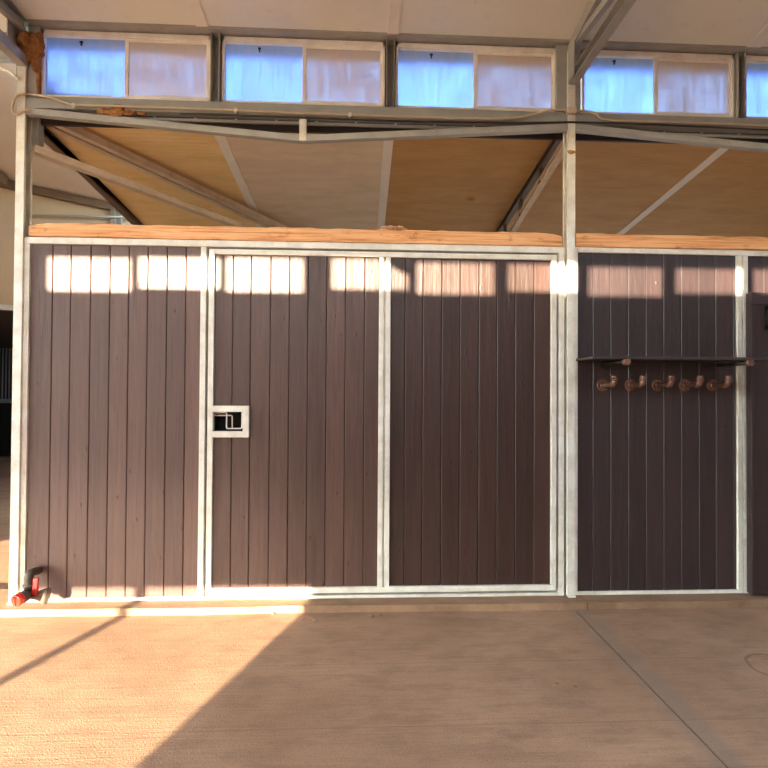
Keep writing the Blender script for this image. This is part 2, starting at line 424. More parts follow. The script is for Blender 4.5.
gx = sorted(g for g in gx if g > xa1+.008 or g == xa1)
planks(gx, YP-.006, zs1, ztr0).build('board_infill', 'plank', t)
# long fixed rails framing panel and door
mb = MB(); mb.box(xa0, xk1, YF-.002, YF+.04, ztr0, ztr1, .003)
tag(mb.build('top_rail', 'white_steel'), 'whitish steel rail under the long timber, over the big door and plank panel', 'rail')
mb = MB(); mb.box(xa0, xk1, YF-.002, YF+.045, zs0, zs1, .003)
tag(mb.build('sill_rail', 'white_steel'), 'whitish steel sill rail on the curb below the big door and plank panel', 'rail')
mb = MB(); mb.box(xk0, xk1, YF, YF+.04, zs1, ztr0, .003)
tag(mb.build('door_jamb', 'white_steel'), 'whitish steel jamb upright against the middle post, closing side of the big door', 'jamb')

mb = MB(); mb.box(xk1+.001, XR0-.001, YF+.03, YF+.036, zs0, ztr0)  # dark strip stands in for the shade inside the open post channel
tag(mb.build('slot_shade', 'dark_pipe'), 'dark strip added for the shade in the slot between the big door jamb and middle post', 'strip')
# ------------------------------------------------------------------ the big stall door
xd0, xd1 = X(207.4, 420, YF), X(556.4, 420, YF)
xd0i, xd1i = X(213.0, 420, YF), X(551.2, 420, YF)
zd1, zd1i = Zc(252.7), Zc(257.8); zd0, zd0i = Zc(591.3), Zc(585.6)
xm = [X(q, 420, YF) for q in (378.3, 383.3, 384.9, 390.0)]
t = thing('stall_door', ((xd0+xd1)/2, YF, zd0), 'wide brown board stall door in a whitish steel frame with a recessed latch', 'door')
mb = MB(); yf, yb = YF-.004, YF+.036
mb.box(xd0, xd0i, yf, yb, zd0, zd1, .003); mb.box(xd1i, xd1, yf, yb, zd0, zd1, .003)
mb.box(xd0i-.001, xd1i+.001, yf+.0005, yb, zd0, zd0i, .003); mb.box(xd0i-.001, xd1i+.001, yf+.0005, yb, zd1i, zd1, .003)
mb.build('frame', 'white_steel', t)
mb = MB(); mb.box(xm[0], xm[1], yf, yb, zd0i, zd1i, .003); mb.box(xm[2], xm[3], yf, yb, zd0i, zd1i, .003); mb.box(xm[1]-.003, xm[2]+.003, yf+.022, yb, zd0i, zd1i)
mb.build('mullion', 'white_steel', t)
hx0, hx1 = X(212.9, 420, YF), X(249.6, 420, YF)
lz = [Zc(q+1.3) for q in (405, 411, 430, 436)]     # latch frame heights
lxs = [X(q, 420, YF) for q in (212.5, 213.0, 243.0, 249.3)]
ga = [xd0i] + [X(q, 430) for q in (232, 250, 269.7, 288.6, 307.3, 326.0, 344.8, 364.0)] + [xm[0]]
gb = [xm[3]] + [X(q, 430) for q in (404.5, 422.3, 441.2, 459.6, 478.2, 496.4, 514.8, 533.4)] + [xd1i]
planks(ga, YP-.006, zd0i, zd1i, hole=(hx0, hx1, lz[2], lz[1])).build('board_infill', 'plank_lit', t)
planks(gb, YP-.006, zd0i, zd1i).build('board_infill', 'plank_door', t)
lf_mb = MB(); y0, y1 = YF-.012, YF+.03
lf_mb.box(lxs[2], lxs[3], y0, y1, lz[3], lz[0], .003); lf_mb.box(lxs[0], lxs[2]+.001, y0+.0006, y1, lz[1], lz[0], .003)
lf_mb.box(lxs[0], lxs[2]+.001, y0+.0006, y1, lz[3], lz[2], .003); lf_mb.box(xd0i-.02, lxs[1]+.001, y0+.001, y1, lz[3], lz[0], .003)
lf = lf_mb.build('latch_frame', 'white_steel', t)
mb = MB(); mb.box(lxs[1]-.005, lxs[3]-.003, YF+.10, YF+.106, lz[3], lz[0]); mb.box(lxs[1]-.005, lxs[3]-.003, YF+.03, YF+.10, lz[2]-.006, lz[2])
mb.box(lxs[1]-.005, lxs[3]-.003, YF+.03, YF+.10, lz[1], lz[1]+.006); mb.box(lxs[1]-.008, lxs[1], YF+.03, YF+.10, lz[3], lz[0]); mb.box(lxs[2], lxs[2]+.005, YF+.03, YF+.10, lz[2], lz[1])
mb.build('latch_box', 'hollow', t)  # near-black lining paints the shade inside the latch opening
mb = MB(); ya_, yb2 = YF+.041, YF+.047
mb.box(xj1-.006, xd0+.008, ya_, yb2, zs1+.001, ztr0); mb.box(xd1-.008, xk0+.006, ya_, yb2, zs1, ztr0); mb.box(xd0+.008, xd1-.008, ya_, yb2, zd1-.008, ztr0+.006); mb.box(xd0+.008, xd1-.008, ya_, yb2, zs1+.001, zd0+.008)
mb.build('gap_shade', 'black', t)  # added black backing paints the shade in the gaps round the door
def wire(pts, y, name):
    w = [Vector((X(a, b, y), y, Z(a, b+.2, y))) for a, b in pts]; out = [w[0]]
    for i in range(1, len(w)-1):
        p = w[i]; a = (w[i-1]-p).normalized()*.012; b = (w[i+1]-p).normalized()*.012
        for k in range(5):
            s = k/4; out.append((p+a)*(1-s)**2+p*2*s*(1-s)+(p+b)*s*s)
    out.append(w[-1]); MB().tube(out, .0042, 8).build(name, 'white_steel', lf)
wire([(213.2, 412.3), (226.8, 412.3), (226.4, 428.3), (241.8, 428.3), (242.3, 411.5)], YF+.012, 'latch_handle')
wire([(214.0, 415.2), (232.2, 415.2), (232.3, 428.8)], YF+.022, 'latch_bolt')

# ------------------------------------------------------------------ panel with shelf, right of the middle post
zr1, zr0 = Z(590, 248.3), Z(590, 253.4)
zb1, zb0 = Z(590, 590.6), zk
xs0, xs1 = XR1+.001, X(578.0, 400, YF)
xt = [X(q, 420, YF) for q in (737.9, 742.8, 743.6, 748.6)]
t = thing('plank_panel', ((xs0+xt[3])/2, YF, zb0), 'dark brown board panel that carries the shelf and row of pipe hooks', 'panel')
mb = MB(); mb.box(xs0, xs1-.001, YF, YF+.04, zb0, zr1, .003); mb.build('stile', 'white_steel', t)
mb = MB(); mb.box(xt[0], xt[1], YF, YF+.04, zb0, zr0, .003); mb.box(xt[2], xt[3], YF, YF+.04, zb0, zr0, .003); mb.box(xt[1]-.002, xt[2]+.002, YF+.008, YF+.04, zb0, zr0)
mb.build('stile', 'white_steel', t)
mb = MB(); mb.box(xs1-.001, xt[0]+.001, YF+.0005, YF+.04, zb0, zb1, .003); mb.build('bottom_rail', 'white_steel', t)
gc = [xs1] + [X(q, 430) for q in (592.2, 609.9, 627.7, 645.4, 663.0, 680.7, 698.2, 715.3, 733.0)] + [xt[0]]
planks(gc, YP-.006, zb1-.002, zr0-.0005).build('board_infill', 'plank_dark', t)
mb = MB(); mb.box(xs1-.001, XEND-.07, YF-.001, YF+.04, zr0, zr1, .003)
tag(mb.build('top_rail', 'white_steel'), 'whitish steel rail above the hook panel and brown sliding door', 'rail')
# boards behind the sliding door
t = thing('plank_panel', ((xt[3]+XEND-.07)/2, YF, zb0), 'brown board panel largely covered by the sliding door beyond the shelf', 'panel')
gd = [xt[3]]
while gd[-1] < XEND-.2: gd.append(gd[-1]+.118 if len(gd) > 1 else X(763.0, 270))
gd.append(XEND-.07)
planks(gd, YP-.006, zb0+.03, zr0-.0005).build('board_infill', 'plank_dark', t)
mb = MB(); mb.box(xt[3], XEND-.07, YF+.001, YF+.04, zb0, zb0+.03, .003); mb.build('bottom_rail', 'white_steel', t)
# sliding door in front of it
yq = 3.25
q0 = X(751.8, 420, yq); qi = X(754.8, 420, yq); qz1, qz0 = Z(760, 292.3, yq), Z(760, 595.6, yq)+.004
t = thing('sliding_door', (q0+.6, yq, qz0), 'brown board sliding door hung over the wall beyond the shelf', 'door')
mb = MB(); ztf = Z(760, 304.0, yq)
mb.box(q0, q0+1.25, yq, yq+.05, ztf, qz1, .004); mb.box(q0, qi, yq+.002, yq+.05, qz0, ztf, .003); mb.box(q0+1.2, q0+1.25, yq+.002, yq+.05, qz0, ztf, .003); mb.box(qi, q0+1.2, yq+.002, yq+.05, qz0, qz0+.04, .003)
mb.build('frame', 'plank_dark', t)
ge = [qi]
while ge[-1] < q0+1.15: ge.append(min(ge[-1]+.13, q0+1.2))
planks(ge, yq+.010, qz0+.04, ztf).build('board_infill', 'plank_dark', t)
mb = MB(); a = P(766, 306, yq); b = P(772, 329, yq); mb.box(a.x, b.x+.02, yq-.02, yq+.012, b.z, b.z+.03, .003); mb.box(a.x, a.x+.012, yq-.03, yq+.012, b.z, a.z, .003); mb.box(a.x, b.x+.02, yq-.02, yq+.012, a.z-.03, a.z, .003)
mb.build('handle', 'black', t)

# ------------------------------------------------------------------ shelf and hooks
ysf = YP-.006-.262
fl = P(593, 356.0, ysf); x_end = X(775, 358, ysf); zsh = Z(593, 358.9, ysf)
t = thing('wall_shelf', ((fl.x+x_end)/2, ysf+.13, zsh), 'narrow dark brown board shelf above the pipe hooks', 'shelf')
mb = MB(); mb.box(fl.x, X(752, 358, 3.0), ysf, YP-.008, zsh, fl.z+.001, .003); mb.box(X(752, 358, 3.0)-.002, x_end, ysf, yq-.04, zsh, fl.z+.001, .003); mb.build('board', 'shelf', t)
for bx in (627.3, 750.8):
    p = P(bx, 359.4, ysf-.03); r_ = .0215; zz = zsh-.0165
    mb = MB(); mb.tube([(p.x, ysf-.012, zz), (p.x, YP-.008, zz)], .0155, 14)
    br = mb.build('bracket', 'black', t)  # pipe and flange darkened for the shade under the shelf
    mb = MB(); mb.tube([(p.x, ysf-.034, zz), (p.x, ysf-.03, zz), (p.x, ysf-.008, zz), (p.x, ysf-.006, zz)], [.019, .024, .024, .019], 14); mb.build('end_cap', 'pipe', br)
    if bx < 700:
        mb = MB(); mb.tube([(p.x, YP-.016, zz), (p.x, YP-.007, zz)], .036, 16); mb.build('flange', 'dark_pipe', br)
hook0 = None
ords = ['nearest the middle post', 'second from the middle post', 'middle one of five', 'second from the white stile', 'nearest the white stile']
hxs = (602.5, 630.1, 657.4, 684.8, 711.9)
for i, hx in enumerate(hxs):
    p = P(hx, 385.2, YP-.008)
    lab = 'bronze pipe coat hook on the dark boards under the shelf, ' + ords[i]
    if hook0 is None:
        hook0 = thing('coat_hook', p, lab, 'hook', 'pipe coat hooks under the shelf'); hp = p
        L = .155; y = p.y
        mb = MB(); mb.tube([(p.x, y+.001, p.z), (p.x, y-.007, p.z), (p.x, y-.010, p.z)], [.041, .041, .037], 20); mb.tube([(p.x, y-.006, p.z), (p.x, y-.024, p.z)], [.024, .020], 16); mb.build('flange', 'pipe', hook0)
        mb = MB(); mb.tube([(p.x, y-.01, p.z), (p.x, y-L+.02, p.z)], .0145, 14); mb.build('nipple', 'pipe', hook0)
        mb = MB(); pts = [(p.x, y-L+.045, p.z), (p.x, y-L+.04, p.z)]
        for k in range(7):
            a = k/6*math.pi/2; pts.append((p.x, y-L+.03-.03*math.sin(a), p.z+.03-.03*math.cos(a)))
        mb.tube(pts, [.0215]*2+[.019]*7, 14); mb.tube([pts[-1], (p.x, y-L, p.z+.042)], .0215, 14); mb.build('elbow', 'pipe', hook0)
        mb = MB(); mb.tube([(p.x, y-L, p.z+.040), (p.x, y-L, p.z+.058), (p.x, y-L, p.z+.062)], [.019, .019, .014], 8); mb.build('plug', 'pipe', hook0)
    else: dup(hook0, p-hp, lab)

# ------------------------------------------------------------------ window wall
YWF = 3.33
z_hd1, z_hd0 = zc_wall, Z(100, 30.0)              # header channel
z_sl1, z_sl0 = Z(100, 103.2), Z(100, 112.2)       # sill channel
z_fb = Z(100, 98.5)
xw0 = XL0-.02
mb = MB(); mb.box(xw0, XEND, YWF-.01, YWF+.02, z_hd0+.006, z_hd0+.046, .003); mb.box(xw0, XEND, YWF+.02, YWF+.085, z_hd0+.012, z_hd1-.012); mb.box(xw0, XEND, YWF-.03, YWF+.02, z_hd0+.06, z_hd1-.012, .003)
struct('beam_header', mb, 'steel', 'grey steel channel over the high windows', 'beam')
mb = MB(); mb.channel((xw0+.06, YWF+.02, (z_sl0+z_sl1)/2), (XEND, YWF+.02, (z_sl0+z_sl1)/2), .06, z_sl1-z_sl0, -1); mb.box(xw0+.06, XEND, YWF+.012, YWF+.06, z_sl1, z_fb, .002)
struct('beam_sill', mb, 'steel', 'grey steel channel below the high windows', 'beam')
muls = [(210.3, 219.3), (386.2, 394.6), (738.3, 746.0)]
mxs = []
for a, b in muls: mxs.append((X(a, 75, YWF), X(b, 75, YWF)))
mxs += [(mxs[-1][0]+1.17*k, mxs[-1][1]+1.17*k) for k in (1, 2)]
for k, (a, b) in enumerate(mxs):
    mb = MB(); mb.channel(((a+b)/2, YWF+.035, z_fb), ((a+b)/2, YWF+.035, z_hd0), .07, b-a, -1, .005, up=(1, 0, 0))
    struct('trim_%d' % (k+1), mb, 'steel', 'grey steel upright between two of the high windows', 'upright')
# plates flanking the posts in the window band
mb = MB(); mb.box(X(556.6, 75, YWF), XR0+.001, YWF, YWF+.06, z_fb, z_hd0, .002); mb.box(XR1-.001, X(580.5, 75, YWF), YWF, YWF+.06, z_fb, z_hd0, .002); mb.box(XL1-.001, X(38.5, 75, YWF), YWF+.005, YWF+.06, z_fb, z_hd0, .002); mb.box(XL0-.02, XL0+.001, YWF+.005, YWF+.06, z_fb, z_hd0, .002)
struct('trim_8', mb, 'steel', 'grey steel plates closing the window band against the posts', 'plate')
yg = YWF+.045
def window(n, x0, x1, xc, label):
    t = thing('window_%d' % n, ((x0+x1)/2, yg, z_fb), label, 'window', 'high windows', 'structure')
    w = .027; z0, z1 = z_fb-.002, z_hd0-.006; x0 += .006; x1 -= .006
    mb = MB()
    mb.box(x0, x1, yg-.02, yg+.03, z1-.034, z1, .003); mb.box(x0, x1, yg-.02, yg+.03, z0, z0+.022, .003)
    mb.box(x0, x0+.018, yg-.02, yg+.03, z0, z1, .003); mb.box(x1-.018, x1, yg-.02, yg+.03, z0, z1, .003)
    mb.build('frame', 'cream', t)
    mb = MB(); mb.box(x0-.010, x1+.010, yg+.01, yg+.028, z1, z_hd0+.014); mb.box(x0-.010, x0, yg+.01, yg+.028, z0, z1); mb.box(x1, x1+.010, yg+.01, yg+.028, z0, z1); mb.build('shadow_gap', 'black', t)  # black backing stands in for the shadow line round the window frame
    mb = MB(); mb.box(x0+.018, xc, yg+.006, yg+.012, z0+.02, z1-.036); mb.build('pane', 'glass', t)
    mb = MB(); a, b = xc-.006, x1-.016; zz0, zz1 = z0+.020, z1-.034; yy = yg-.012
    mb.box(a, a+.026, yy, yy+.018, zz0, zz1, .003); mb.box(b-.014, b, yy, yy+.018, zz0, zz1, .003); mb.box(a, b, yy+.001, yy+.018, zz1-.02, zz1, .003); mb.box(a, b, yy+.001, yy+.018, zz0, zz0+.02, .003)
    s = mb.build('sash', 'cream', t)
    mb = MB(); mb.box(a+.02, b-.01, yy+.007, yy+.012, zz0+.012, zz1-.012); mb.build('pane', 'screen', s)
    mb = MB(); lx = x0+.018+(xc-x0)*.42; mb.box(lx-.004, lx+.004, yg-.004, yg+.006, z1-.085, z1-.058, .001); mb.box(lx-.010, lx+.010, yg-.004, yg+.006, z1-.066, z1-.056, .001); mb.build('clip', 'black', t)
    return t
Xw = lambda q: X(q, 72, yg-.02)
window(1, Xw(40), mxs[0][0]-.002, Xw(124.8), 'high two-pane window beside the brown mud nest')
window(2, mxs[0][1]+.002, mxs[1][0]-.002, Xw(303), 'high two-pane window second from the mud nest')
window(3, mxs[1][1]+.002, X(556.2, 72, yg), Xw(475), 'high two-pane window that ends at the middle post')
window(4, X(580, 72, yg), mxs[2][0]-.002, Xw(656), 'high two-pane window past the middle post, behind the slanting tie')
window(5, mxs[2][1]+.002, mxs[3][0]-.002, mxs[2][1]+.55, 'high two-pane window cut by the picture edge above the sliding door')
window(6, mxs[3][1]+.002, mxs[4][0]-.002, mxs[3][1]+.55, 'high two-pane window out past the sliding door')
# eave outside above the windows
ed = .17
mb = MB(); mb.quad_slab([(xw0, YWF+.07, zc_wall-.005), (XEND, YWF+.07, zc_wall-.005), (XEND, YWF+.07+ed, zc_wall-.005-SL_U*ed), (xw0, YWF+.07+ed, zc_wall-.005-SL_U*ed)], (0, 0, .06))
struct('eave', mb, 'ceil', 'pale roof overhang outside above the high windows', 'roof')

# ------------------------------------------------------------------ upper ceiling
mb = MB(); xc0, xc1 = LEFT_END, 9.0
rid = z_ur(-.15)
mb.quad_slab([(xc0, YW+.06, zc_wall-.0085), (xc1, YW+.06, zc_wall-.0085), (xc1, .15, z_ur(.15)), (xc0, .15, z_ur(.15))], (0, 0, .08))
mb.quad_slab([(xc0, -.45, z_ur(-.45)), (xc1, -.45, z_ur(-.45)), (xc1, YO-.3, z_ur(YO-.3)), (xc0, YO-.3, z_ur(YO-.3))], (0, 0, .08))
mb.box(xc0, xc1, .15, .18, z_ur(.15), z_ur(.15)+.25); mb.box(xc0, xc1, -.48, -.45, z_ur(-.45), z_ur(-.45)+.25)  # unseen ridge gap added for fill light; upstands block direct sun
struct('ceiling', mb, 'ceil', 'pale ceiling panels sloping up over the aisle', 'ceiling')
for k, px in enumerate((204.5, 392.5)):
    x = X(px, 27, YW)
    mb = MB(); mb.quad_slab([(x-.04, YW-.02, z_ur(YW-.02)-.008), (x+.04, YW-.02, z_ur(YW-.02)-.008), (x+.04, .15, z_ur(.15)-.008), (x-.04, .15, z_ur(.15)-.008)], (0, 0, .01))
    struct('trim_%d' % (9+k), mb, 'batten', 'pale strip covering a seam of the upper ceiling above the high windows', 'strip')
x = X(748, 45, YW)
mb = MB(); mb.quad_slab([(x-.05, YW-.02, z_ur(YW-.02)-.008), (x+.05, YW-.02, z_ur(YW-.02)-.008), (x+.05, .15, z_ur(.15)-.008), (x-.05, .15, z_ur(.15)-.008)], (0, 0, .01))
struct('trim_11', mb, 'batten', 'pale strip covering a ceiling seam near the upper picture corner past the post', 'strip')

# ------------------------------------------------------------------ roof trusses over the aisle
def roof_truss(xc, label):
    zb = PX(573.5, 80.5, XR1-.01).z
    t = thing('roof_truss', (xc, YO+3.5, zb), label, 'truss', 'steel roof trusses over the aisle')
    w = .055
    mb = MB(); mb.channel((xc, YPOST+.01, zb), (xc, YO+.02, zb), w, .07, 1); mb.build('bottom_chord', 'steel', t)
    mb = MB(); dz = .045
    mb.channel((xc, YPOST+.08, zc_wall-dz+SL_U*(-.0)), (xc, -.15, rid-dz), w, .075, -1); mb.channel((xc, -.15, rid-dz), (xc, YO+.02, z_ur(YO)-dz), w, .075, 1)
    mb.build('top_chord', 'steel', t)
    zt = lambda y: z_ur(y)-dz
    pts = [(YPOST+.02, 'b'), (2.2, 't'), (1.2, 'b'), (.5, 't'), (-.15, 'b'), (-.8, 't'), (-1.5, 'b'), (-2.5, 't'), (YO+.05, 'b')]
    pts = [(YPOST-.02, 't'), (1.6, 'b'), (.7, 't'), (-.15, 'b'), (-1.0, 't'), (-1.9, 'b'), (YO+.05, 't')]
    for (ya, ka), (yb_, kb) in zip(pts, pts[1:]):
        za = zb if ka == 'b' else zt(ya); z2 = zb if kb == 'b' else zt(yb_)
        mb = MB(); mb.beam((xc, ya, za), (xc, yb_, z2), .036, .045); mb.build('web', 'steel', t)
    for y in (-.15,):
        mb = MB(); mb.beam((xc, y, zb), (xc, y, rid-dz), .03, .03, up=(0, 1, 0)); mb.build('web', 'steel', t)
    mb = MB(); mb.box(xc-.034, xc-.028, YPOST-.10, YPOST+.0, zb-.03, zb+.2); mb.build('gusset_plate', 'steel', t)
    return t
tr = roof_truss((XR0+XR1)/2+.008, 'grey steel roof truss meeting the middle post and running overhead')
dup(tr, ((XL0+XL1)/2-(XR0+XR1)/2, 0, 0), 'grey steel roof truss meeting the end post beside the brown mud nest')
dup(tr, (PITCH, 0, 0), 'grey steel roof truss over the next bay past the sliding door')

# ------------------------------------------------------------------ underslung trusses below the window sill
def sling(label):
    yv = YPOST+.02
    A = P(24, 113.6, yv); B = P(302, 139.6, yv); D = P(567, 126.4, yv)
    B.x = (XL1+XR0)/2+.0; A.x = XL1; D.x = XR0+.001
    zc = (A.z+D.z)/2
    t = thing('underslung_brace', (B.x, yv, B.z), label, 'brace', 'underslung braces below the window sill')
    for E_ in (A, D):
        mb = MB(); mb.channel((E_.x, yv, zc), (B.x, yv, B.z), .042, .042, -1 if E_ is A else 1); mb.build('chord', 'steel', t)
    zt = P(302, 119.5, yv).z
    mb = MB(); mb.box(B.x-.023, B.x+.023, yv-.022, yv+.02, B.z-.016, zt, .002); mb.build('strut', 'white_steel', t)
    mb = MB(); mb.tube([(B.x, yv, zt-.005), (B.x, yv, zt+.02)], .012, 8); mb.build('bolt', 'brown_steel', t)
    return t
sl = sling('shallow V-shaped steel brace below the windows over the big stall door')
dup(sl, (PITCH, 0, 0), 'shallow V-shaped steel brace below the windows over the hook panel')

# ------------------------------------------------------------------ lower roof over the stalls
YR0 = 3.43
zlr = Z(300, 117.5, YR0)
LN = Vector((0, SL_L, 1)).normalized()
LP = Vector((0, YR0, zlr))
def lroof(px, py, off=0.0):
    return plane(px, py, LP-LN*off, LN)
zl = lambda y: zlr-SL_L*(y-YR0)
YE = 7.3
xs = [XL0-.038, lroof(222, 140).x, lroof(388.5, 140).x, XR0+.02, lroof(724, 148).x]
xs.append(XEND+.4)
mats = ['roof_gold', 'roof_grey', 'roof_amber', 'roof_amber', 'roof_amber']
labs = ['yellowed wavy roof panel behind the diagonal truss', 'greyed roof panel above the door latch, between two pale strips',
        'amber roof panel with a round bulge, beside the middle post', 'amber roof panel between the middle post and the slanting pale strip', 'amber roof panel farthest along, past the slanting pale strip']
for k in range(5):
    mb = MB(); mb.quad_slab([(xs[k], YR0, zl(YR0)), (xs[k+1], YR0, zl(YR0)), (xs[k+1], YE, zl(YE)), (xs[k], YE, zl(YE))], (0, 0, .05))
    tag(mb.build('roof_panel', mats[k]), labs[k], 'roof panel', 'roof panels over the stalls', 'structure')
for k, lab in ((1, 'pale strip on the roof seam between the yellowed and greyed roof panels'), (2, 'pale strip on the roof seam between the greyed and amber roof panels'), (4, 'slanting pale strip on the roof seam over the hook panel')):
    x = xs[k]; w = .036
    mb = MB(); mb.quad_slab([(x-w, YR0, zl(YR0)-.008), (x+w, YR0, zl(YR0)-.008), (x+w, YE, zl(YE)-.008), (x-w, YE, zl(YE)-.008)], (0, 0, .0085))
    tag(mb.build('roof_strip', 'batten'), lab, 'strip', 'seam strips of the stall roof', 'structure')
p = lroof(470, 200)
mb = MB(); mb.blob((p.x, p.y, p.z+.004), (.045, .05, .02), 2, 3, .08); tag(mb.build('bulge', 'roof_amber'), 'small round bulge on the amber roof panel', 'bulge')
# purlin with bolts along the eave
mb = MB(); z = Z(300, 119.5, 3.40); mb.box(XL1+.16, XR0-.01, 3.402, 3.425, z-.03, z+.02); mb.box(XR1+.01, XEND-.07, 3.402, 3.425, z-.03, z+.02)
pu = tag(mb.build('purlin', 'dark_steel'), 'dark steel purlin studded with small bolts, behind the underslung braces', 'purlin')
for k in range(26):
    x = XL1+.25+k*.27
    if XR0-.1 < x < XR1+.1 or x > XEND-.2: continue
    MB().tube([(x, 3.390, z-.014), (x, 3.404, z-.014)], .008, 8).build('bolt', 'white_steel', pu)
mb = MB(); mb.box(XL1+.01, XEND-.07, 3.36, 3.375, z_sl0-.034, z_sl0-.018); struct('beam_ledger', mb, 'steel', 'brownish steel angle under the window sill channel', 'beam')

mb = MB(); mb.box(XL1+.01, XEND-.07, 3.432, 3.45, z_sl0-.05, z_sl0+.02)  # dark backing put in as the shade of the gap under the sill
struct('gap_backing', mb, 'bumpy_dark', 'dark backing added for the shaded gap behind the steel below the high windows', 'board')
# rafters running back under the stall roof
def rafter(xr, p1, p2, q1, q2, w, label, mat='dark_steel', flip=1):
    a, b = PX(*p1, xr), PX(*p2, xr); c, d = PX(*q1, xr), PX(*q2, xr)
    t = thing('rafter', ((xr), a.y, a.z), label, 'rafter', 'rafters under the stall roof')
    def ext(u, v, y): return u+(v-u)*((y-u.y)/(v.y-u.y))
    return t, (lambda y: ext(a, b, y)), (lambda y: ext(c, d, y))
xr = XL0-.014
t = thing('rafter', (xr, 3.5, zl(3.5)), 'dark trussed rafter running back from the end post under the yellowed roof', 'rafter', 'rafters under the stall roof')
p1, p2 = PX(46, 131.5, xr), PX(140, 221, xr)
def ext(u, v, y): return u+(v-u)*((y-u.y)/(v.y-u.y))
zt_ = lambda y: zl(y)-.035
lo = lambda y: ext(p1, p2, y).z
print('rafter', p1, p2, zl(p1.y), zl(p2.y))
mb = MB(); mb.channel((xr, 3.42, zt_(3.42)), (xr, 5.6, zt_(5.6)), .05, .06, -1); mb.build('top_chord', 'dark_steel', t)
mb = MB(); y2 = 5.6; mb.channel((xr, 3.42, min(lo(3.42), zt_(3.42)-.03)), (xr, y2, lo(y2)), .05, .06, -1); mb.build('bottom_chord', 'dark_steel', t)
for y in (4.3, 4.75, 5.1, 5.4):
    for k in (-1, 1):
        mb = MB(); mb.beam((xr, y+.03*k, lo(y)), (xr, y+.03*k, zt_(y)), .03, .012, up=(0, 1, 0)); mb.build('web', 'dark_steel', t)
xr = (XR0+XR1)/2
t = thing('rafter', (xr, 3.5, zl(3.5)), 'pale-edged double rafter running back from the middle post under the amber roof', 'rafter', 'rafters under the stall roof')
mb = MB(); mb.channel((xr, 3.42, zl(3.42)-.028), (xr, YE-.1, zl(YE-.1)-.028), .05, .05, -1); mb.build('top_chord', 'dark_steel', t)
q1, q2 = PX(560, 148, xr-.02), PX(511, 229, xr-.02)
lo2 = lambda y: ext(q1, q2, y).z
print('rafter2', q1, q2, zl(q1.y), zl(q2.y))
mb = MB(); mb.channel((xr, 3.42, lo2(3.42)), (xr, 6.6, lo2(6.6)), .05, .05, -1); mb.build('bottom_chord', 'brown_steel', t)
for y in (3.9, 4.4, 4.9, 5.5):
    mb = MB(); mb.beam((xr, y, lo2(y)), (xr, y, zl(y)-.03), .03, .03, up=(0, 1, 0)); mb.build('web', 'dark_steel', t)

# diagonal truss from the end post
th_ = math.radians(40); dn = Vector((math.cos(th_), -math.sin(th_), 0)); d0 = Vector((XL1+.02, 3.42, 0))
def PD(px, py): return plane(px, py, d0, dn)
t = thing('diagonal_truss', PD(36, 150), 'brownish double-chord truss slanting back from the end post across the yellowed roof', 'truss')
u1, u2 = PD(40, 117), PD(256, 217.5)
n2 = dn*.04
ex = lambda u, v, k: u+(v-u)*k
mb = MB(); mb.beam(ex(u1, u2, .05)-n2, ex(u1, u2, 1.5)-n2, .04, .05, bev=.003); mb.build('top_chord', 'brown_steel', t)
mb = MB(); mb.beam(ex(u1, u2, .05)+n2, ex(u1, u2, 1.5)+n2, .04, .05, bev=.003); mb.build('top_chord', 'brown_steel', t)
v1, v2 = PD(33, 149), PD(232, 223)
mb = MB(); mb.beam(v1, ex(v1, v2, 1.4), .055, .05, bev=.003); mb.build('bottom_chord', 'brown_steel', t)
e1, e2 = PD(38, 119), PD(38, 151)
mb = MB(); mb.beam(e1-dn*.02, e2-dn*.02, .05, .06, up=(0, 1, 0), bev=.003); mb.build('end_strut', 'steel', t)
print('diag', u1, u2, v1, v2, [zl(q.y) for q in (u1, u2)])

# ------------------------------------------------------------------ end bay to the left
zb_c0 = Z(8, 66, 3.5)
SLB = .10
zbc = lambda y: zb_c0-SLB*(y-3.5)
BN = Vector((0, SLB, 1)).normalized(); BP = Vector((0, 3.5, zb_c0))
def bceil(px, py): return plane(px, py, BP, BN)
wA, wB = bceil(-2, 178.5), bceil(116, 204.5)
wd = (wB-wA).normalized()
wl = wA-wd*6.0; wr = wA+wd*((XL0-.06-wA.x)/wd.x)
print('bay', wA, wB, wl, wr, zb_c0)
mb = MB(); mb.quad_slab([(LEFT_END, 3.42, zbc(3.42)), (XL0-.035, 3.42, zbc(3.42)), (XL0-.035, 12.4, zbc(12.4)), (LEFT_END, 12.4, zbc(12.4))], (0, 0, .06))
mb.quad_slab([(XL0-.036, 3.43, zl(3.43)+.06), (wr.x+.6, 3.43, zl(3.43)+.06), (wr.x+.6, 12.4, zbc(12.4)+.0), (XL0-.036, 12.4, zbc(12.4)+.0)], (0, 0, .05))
struct('ceiling_bay', mb, 'ceil_bay', 'pale ceiling of the end bay seen beside and behind the end post', 'ceiling')
